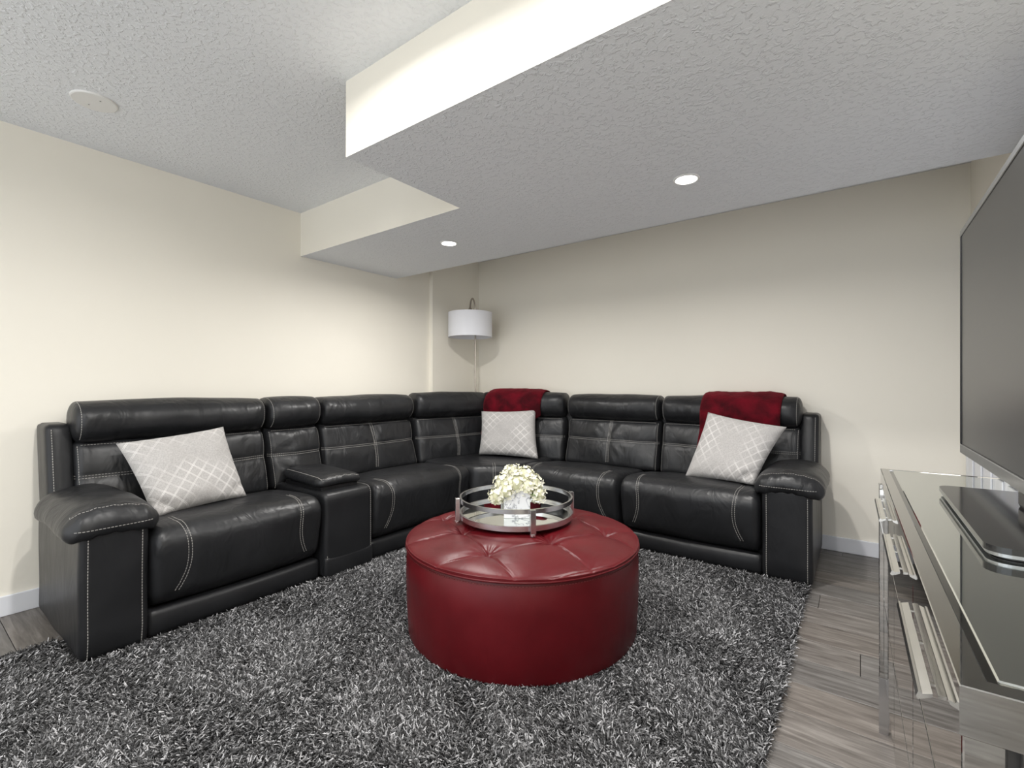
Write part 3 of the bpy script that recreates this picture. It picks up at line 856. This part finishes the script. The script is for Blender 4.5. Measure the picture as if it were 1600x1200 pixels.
# ------------------------------------------------------------------ cushions and throws
def pillow(TL, TRr, BR, BL, thick, label, seed, dog=()):
    TL, TRr, BR, BL = map(Vector, (TL, TRr, BR, BL))
    nrm = ((TRr - TL + BR - BL).cross(TL - BL + TRr - BR)).normalized()
    bm = bmesh.new(); uvl = bm.loops.layers.uv.new('UVMap'); n = 34
    def pt(i, j, side):
        u, v = i / n * 2 - 1, j / n * 2 - 1
        # edges pulled in between the corners
        uu = u * (1 - .055 * (1 - v * v) * abs(u)); vv = v * (1 - .055 * (1 - u * u) * abs(v))
        a, b = (uu + 1) / 2, (vv + 1) / 2
        p = (BL * (1 - a) + BR * a) * (1 - b) + (TL * (1 - a) + TRr * a) * b
        h = thick / 2 * (max(0, (1 - u ** 4)) * max(0, (1 - v ** 4))) ** .55
        wr = noise.noise(Vector((u * 2.2 + seed, v * 2.2, side * 3.0))) * .012 * (1 - max(abs(u), abs(v)) ** 6)
        rim = min(1, (1 - max(abs(u), abs(v))) * 6)
        wr += .004 * math.sin(18 * (u if abs(v) > abs(u) else v) + seed) * math.exp(-((max(abs(u), abs(v)) - .86) / .1) ** 2)
        for (cu, cv, am) in dog:
            dd = math.hypot(u - cu, v - cv); dirp = (u - cu) * .7 + (v - cv) * .7
            wr -= am * math.exp(-((dd - .32) / .07) ** 2)
        return p + nrm * (side * (h + wr * min(1, rim + .0) ) )
    G = {}
    for side in (1, -1):
        for i in range(n + 1):
            for j in range(n + 1):
                rimv = i in (0, n) or j in (0, n)
                if rimv and side == -1: G[(i, j, -1)] = G[(i, j, 1)]
                else: G[(i, j, side)] = bm.verts.new(pt(i, j, 0 if rimv else side))
        for i in range(n):
            for j in range(n):
                q = [(i, j), (i + 1, j), (i + 1, j + 1), (i, j + 1)]
                if side == -1: q.reverse()
                f = bm.faces.new([G[(a, b, side)] for a, b in q])
                for lp, (a, b) in zip(f.loops, q): lp[uvl].uv = (a / n, b / n)
    # welt along the edge
    o = obj('throw_pillow', bm, M['pillow'], smooth=True)
    tag(o, label, 'pillow', 'grey lattice throw pillows'); return o
pillow((-2.93, .705, .838), (-2.955, 1.20, .885), (-2.745, 1.235, .507), (-2.70, .79, .487), .15,
       'pale grey throw pillow with diamond lattice on the left seat beside the left arm', 1.0, ((-1, -1, .03), (1, -1, .022)))
pillow((-2.84, 3.37, .885), (-2.345, 3.54, .905), (-2.215, 3.385, .492), (-2.775, 3.255, .500), .14,
       'pale grey throw pillow with diamond lattice in the sofa corner, smallest in view', 5.0)
pillow((-.86, 3.50, .935), (-.372, 3.455, .858), (-.525, 3.235, .505), (-.968, 3.315, .492), .15,
       'pale grey throw pillow with diamond lattice leaning on the right arm', 9.0, ((1, -1, .03),))

def throw(F, s0, s1, prof, label, seed, skew=0.0):
    """folded plush blanket hung over a back; prof = (d,z) path of its inner face from behind to the front"""
    pts = [Vector((0, d, z)) for d, z in prof]
    # resample
    L = [0]
    for a, b in zip(pts[:-1], pts[1:]): L.append(L[-1] + (b - a).length)
    n = 46; path = []
    for k in range(n + 1):
        x = L[-1] * k / n
        i = max(j for j in range(len(L)) if L[j] <= x + 1e-9); i = min(i, len(pts) - 2)
        path.append(pts[i].lerp(pts[i + 1], (x - L[i]) / (L[i + 1] - L[i])))
    for _ in range(3): path = [path[0]] + [(path[i - 1] + path[i] * 2 + path[i + 1]) / 4 for i in range(1, n)] + [path[-1]]
    m = 30; bm = bmesh.new(); T = .022; G = {}
    NR_ = []
    for k in range(n + 1):
        tan = (path[min(k + 1, n)] - path[max(k - 1, 0)]).normalized(); NR_.append(Vector((0, tan.z, -tan.y)))
    for k in range(n + 1):
        for j in range(m + 1):
            v = j / m * 2 - 1
            for side in (0, 1):
                s = s0 + (s1 - s0) * j / m + skew * (path[k].z - 1.0) * (1 if j < m / 2 else .6)
                e = (1 - abs(v) ** 10); ek = 1 - abs(k / n * 2 - 1) ** 24
                off = -.000 + T * side * (.35 + .65 * e * ek)
                off += side * (.010 * noise.noise(Vector((s * 7 + seed, k * .09, 0))) + .006 * noise.noise(Vector((s * 19 + seed, k * .22, 5)))) + .004
                kk = k * (1 - .27 * (j / m) ** 2); k0 = min(int(kk), n - 1)
                pc = path[k0].lerp(path[k0 + 1], kk - k0); nj = NR_[k0].lerp(NR_[k0 + 1], kk - k0)
                G[(k, j, side)] = bm.verts.new(F(pc + nj * off + Vector((s, 0, 0))))
    for k in range(n):
        for j in range(m):
            bm.faces.new((G[(k, j, 1)], G[(k, j + 1, 1)], G[(k + 1, j + 1, 1)], G[(k + 1, j, 1)]))
            bm.faces.new((G[(k, j, 0)], G[(k + 1, j, 0)], G[(k + 1, j + 1, 0)], G[(k, j + 1, 0)]))
    for k in range(n):
        bm.faces.new((G[(k, 0, 0)], G[(k, 0, 1)], G[(k + 1, 0, 1)], G[(k + 1, 0, 0)])); bm.faces.new((G[(k, m, 0)], G[(k + 1, m, 0)], G[(k + 1, m, 1)], G[(k, m, 1)]))
    for j in range(m):
        bm.faces.new((G[(0, j, 0)], G[(0, j + 1, 0)], G[(0, j + 1, 1)], G[(0, j, 1)])); bm.faces.new((G[(n, j, 0)], G[(n, j, 1)], G[(n, j + 1, 1)], G[(n, j + 1, 0)]))
    bmesh.ops.recalc_face_normals(bm, faces=bm.faces)
    o = obj('throw_blanket', bm, M['plush'], smooth=True); tag(o, label, 'blanket', 'red plush throws'); return o
def tprof(d0, zt, zb):
    return [(d0 + .305, .90), (d0 + .300, .97), (d0 + .265, zt - .012), (d0 + .20, zt + .010), (d0 + .13, zt + .008), (d0 + .06, zt - .025), (d0 + .020, zt - .08), (d0 + .010, zt - .13), (d0 + .028, zt - .19), (d0 + .045, .80), (d0 + .02, .74), (d0 - .015, zb)]
throw(FR, -.935, -.415, tprof(.53, 1.045, .64), 'folded dark red plush throw over the sofa back behind the right pillow', 2.0, .06)
throw(F2, -.02, .56, tprof(.0, 1.06, .66), 'folded dark red plush throw over the sofa corner behind the middle pillow', 7.0, .05)

# ------------------------------------------------------------------ floor lamp
lp = thing('floor_lamp', 'slim nickel arc floor lamp with white drum shade in the corner behind sofa', 'lamp', (-3.10, 3.62, 0))
bc = Vector((-3.03, 3.68, 0))
sc_ = Vector((-3.060, 3.462, 0))
bm = bmesh.new(); lathe(bm, [(0, 0), (.135, 0), (.135, .012), (.125, .02), (.02, .026), (.012, .05), (0, .05)], (-3.105, 3.60, 0), 48); obj('lamp_base', bm, M['nickel'], lp, smooth=True, ang=40)
pb = Vector((-3.105, 3.60, 0.02)); pt_ = Vector((-3.099, 3.582, 1.86))
bm = bmesh.new(); pts = [pb.lerp(pt_, k / 12) for k in range(13)]
for k in range(1, 13):
    a = PI * k / 12
    top_c = (pt_ + Vector((sc_.x, sc_.y, pt_.z))) / 2
    hv = Vector((sc_.x, sc_.y, pt_.z)) - top_c
    pts.append(top_c - hv * math.cos(a) + Vector((0, 0, .125 * math.sin(a))))
pts.append(Vector((sc_.x, sc_.y, 1.78)))
tube(bm, pts, .0085, 12); obj('pole', bm, M['nickel'], lp, smooth=True)
bm = bmesh.new(); lathe(bm, [(.0, 0), (.018, 0), (.018, .035), (.010, .05), (0, .05)], (sc_.x, sc_.y, 1.835), 20); obj('shade_cap', bm, M['nickel'], lp, smooth=True, ang=40)
bm = bmesh.new(); lathe(bm, [(.205, 0), (.213, 0), (.213, .238), (.205, .238)], (sc_.x, sc_.y, 1.595), 64, close=True); sh = obj('lamp_shade', bm, M['shade'], lp, smooth=True, ang=40)
bm = bmesh.new()
for k in range(3):
    a = 2 * PI * k / 3 + .3; tube(bm, [(sc_.x, sc_.y, 1.822), (sc_.x + .206 * math.cos(a), sc_.y + .206 * math.sin(a), 1.826)], .003, 6)
obj('shade_spider', bm, M['nickel'], lp, smooth=True)
bm = bmesh.new(); lathe(bm, [(0, -.12), (.025, -.11), (.033, -.08), (.03, -.05), (.014, -.02), (.014, .0), (0, .0)], (sc_.x, sc_.y, 1.79), 20); obj('bulb', bm, M['lightwhite'], lp, smooth=True)

# ------------------------------------------------------------------ mirrored sideboard
SB = thing('mirrored_sideboard', 'mirrored sideboard with silver pulls standing along the right wall under the television', 'sideboard', (.0727, .5826, 0), math.radians(.7), local=True)
LW_, DP, HT = 1.375, .41, .85
BZ = .185
obj('body', bx((.020, .012, BZ), (DP - .006, LW_ - .012, HT - .028)), M['carcass'], SB)
# top: frame of bevelled strips round a mirror sheet
bw = .022
bm = bmesh.new(); cs = []
for ox_, oy_, sx_, sy_ in ((0, 0, 1, 1), (DP, 0, -1, 1), (DP, LW_, -1, -1), (0, LW_, 1, -1)):
    by_ = bw if sy_ > 0 else bw * .6
    prof = ((.001, HT - .046), (0, HT - .045), (0, HT - .001), (.001, HT), (1 - .06, HT), (1, HT - .0015), (1, HT - .046))
    cs.append([bm.verts.new((ox_ + sx_ * (q if q < .1 else q * bw), oy_ + sy_ * (q if q < .1 else q * by_), z)) for q, z in prof])
for k in range(4):
    a, b = cs[k], cs[(k + 1) % 4]
    for q in range(7): bm.faces.new((a[q], b[q], b[(q + 1) % 7], a[(q + 1) % 7]))
bmesh.ops.recalc_face_normals(bm, faces=bm.faces)
obj('top_border', bm, M['smoke_mirror'], SB)
obj('top_bevel', bx((bw, bw, HT - .020), (DP - bw, LW_ - bw * .6, HT - .003)), M['bevel'], SB)
obj('top_panel', bx((bw + .008, bw + .008, HT - .010), (DP - bw - .006, LW_ - bw * .6 - .003, HT - .0008), .0015, 1), M['mirror'], SB)
# corner posts with feet
for lx, ly in ((.003, .010), (-.005, LW_ - .036), (DP - .038, .010), (DP - .038, LW_ - .042)):
    lg = obj('leg', bx((lx, ly, BZ - .002), (lx + .030, ly + .032, HT - .047), .002), M['smoke_mirror'], SB)
    bm = bmesh.new()
    a = [bm.verts.new((lx + x * .03, ly + yv * .032, BZ - .002)) for x, yv in ((0, 0), (1, 0), (1, 1), (0, 1))]
    b = [bm.verts.new((lx + x * .024, ly + .004 + yv * .024, 0)) for x, yv in ((0, 0), (1, 0), (1, 1), (0, 1))]
    bm.faces.new(a); bm.faces.new(b[::-1])
    for i in range(4): bm.faces.new((a[i], b[i], b[(i + 1) % 4], a[(i + 1) % 4]))
    bmesh.ops.recalc_face_normals(bm, faces=bm.faces)
    obj('leg_foot', bm, M['silver'], lg)
obj('lower_rail', bx((.012, .042, BZ), (.03, LW_ - .042, BZ + .03), .002), M['smoke_mirror'], SB)
pitch = (LW_ - .090) / 3
for i in range(3):
    y0 = .045 + i * pitch; y1 = y0 + pitch
    for nm, z0, z1 in (('drawer', .640, HT - .050), ('drawer', .435, .636), ('drawer', BZ + .034, .431)):
        dr = obj(nm, bx((.007, y0 + .002, z0), (.022, y1 - .002, z1), .002), M['smoke_mirror'], SB)
        zc = z1 - .028 if z0 > .6 else (z0 + z1) / 2
        yc = (y0 + y1) / 2; hl = .138
        bm = bmesh.new()
        # outer lip, flat strip, gap with three bridges, inner strip
        def strip(poly):
            a = [bm.verts.new((x, yc - hl, z)) for x, z in poly]; b = [bm.verts.new((x, yc + hl, z)) for x, z in poly]; n = len(poly)
            bm.faces.new(a); bm.faces.new(b[::-1])
            for k in range(n): bm.faces.new((a[k], b[k], b[(k + 1) % n], a[(k + 1) % n]))
        if z0 > .6:
            strip([(-.0195, zc - .004), (-.0175, zc + .002), (-.0150, zc + .0025), (-.0138, zc), (-.005, zc + .003), (-.005, zc - .001), (-.013, zc - .005), (-.0178, zc - .007)])
            strip([(-.0005, zc + .003), (.0065, zc + .004), (.0065, zc), (-.0005, zc - .001)])
            for q in (-.8, 0, .8): box(bm, (-.006, yc + q * hl - .003, zc), (.0, yc + q * hl + .003, zc + .0025))
            bmesh.ops.recalc_face_normals(bm, faces=bm.faces)
            obj('drawer_pull', bm, M['pull'], dr)
        else: bm.free()
# end panel facing the viewer and the far end
for yy0, yy1 in ((.001, .012), (LW_ - .012, LW_ - .001)):
    sp_ = obj('end_panel', bx((.040, yy0, BZ), (DP - .040, yy1, HT - .030), .003), M['smoke_mirror'], SB)
    ya = yy0 - .004 if yy0 < .1 else yy1
    obj('end_mirror', bx((.075, ya, BZ + .04), (DP - .075, ya + .004, HT - .075), .0015), M['mirror'], sp_)

# ------------------------------------------------------------------ television
TX = .264; TY0, TY1 = .81, 2.055; Tz0, Tz1 = .908, 1.612
tv = thing('television', 'large flat television with thin grey frame standing on the mirrored sideboard', 'television', (TX, 1.31, HT))
obj('back_shell', bx((TX + .004, TY0 + .004, Tz0 + .004), (TX + .035, TY1 - .004, Tz1 - .004), .01), M['black'], tv)
bz = .021
for lo, hi in (((TX - .006, TY0, Tz0), (TX + .010, TY1, Tz0 + bz * 1.3)), ((TX - .006, TY0, Tz1 - bz * .8), (TX + .010, TY1, Tz1)), ((TX - .006, TY0, Tz0 + bz * 1.3), (TX + .010, TY0 + .008, Tz1 - bz * .8)), ((TX - .006, TY1 - .008, Tz0 + bz * 1.3), (TX + .010, TY1, Tz1 - bz * .8))):
    obj('bezel', bx(lo, hi, .0015, 1), M['bezel' if hi[1] - lo[1] > .1 else 'black'], tv)
obj('screen', bx((TX - .003, TY0 + .010, Tz0 + bz * 1.3 + .003), (TX + .004, TY1 - .010, Tz1 - bz * .8 - .003)), M['screen'], tv)
obj('bezel_gasket', bx((TX - .0025, TY0 + .008, Tz0 + bz * 1.3), (TX + .004, TY1 - .008, Tz1 - bz * .8)), M['black'], tv)
# stand plate with rounded corners, rim and neck
def rrect(x0, y0, x1, y1, r, n=8):
    P = []
    for cxx, cyy, a0 in ((x1 - r, y1 - r, 0), (x0 + r, y1 - r, 90), (x0 + r, y0 + r, 180), (x1 - r, y0 + r, 270)):
        for k in range(n + 1):
            a = math.radians(a0 + 90 * k / n); P.append((cxx + r * math.cos(a), cyy + r * math.sin(a)))
    return P
bm = bmesh.new(); prism(bm, rrect(.160, 1.035, .40, 1.60, .028), HT + .010, HT + .020); obj('stand_plate', bm, M['gloss_black'], tv)
bm = bmesh.new(); prism(bm, rrect(.163, 1.038, .397, 1.597, .026), HT + .004, HT + .010); obj('stand_rim', bm, M['bezel'], tv)
bm = bmesh.new(); prism(bm, rrect(.170, 1.045, .39, 1.59, .024), HT, HT + .004); obj('stand_pad', bm, M['black'], tv)
obj('stand_neck', bx((TX + .002, 1.22, HT + .018), (TX + .045, 1.42, Tz0 + .15), .008), M['gloss_black'], tv)
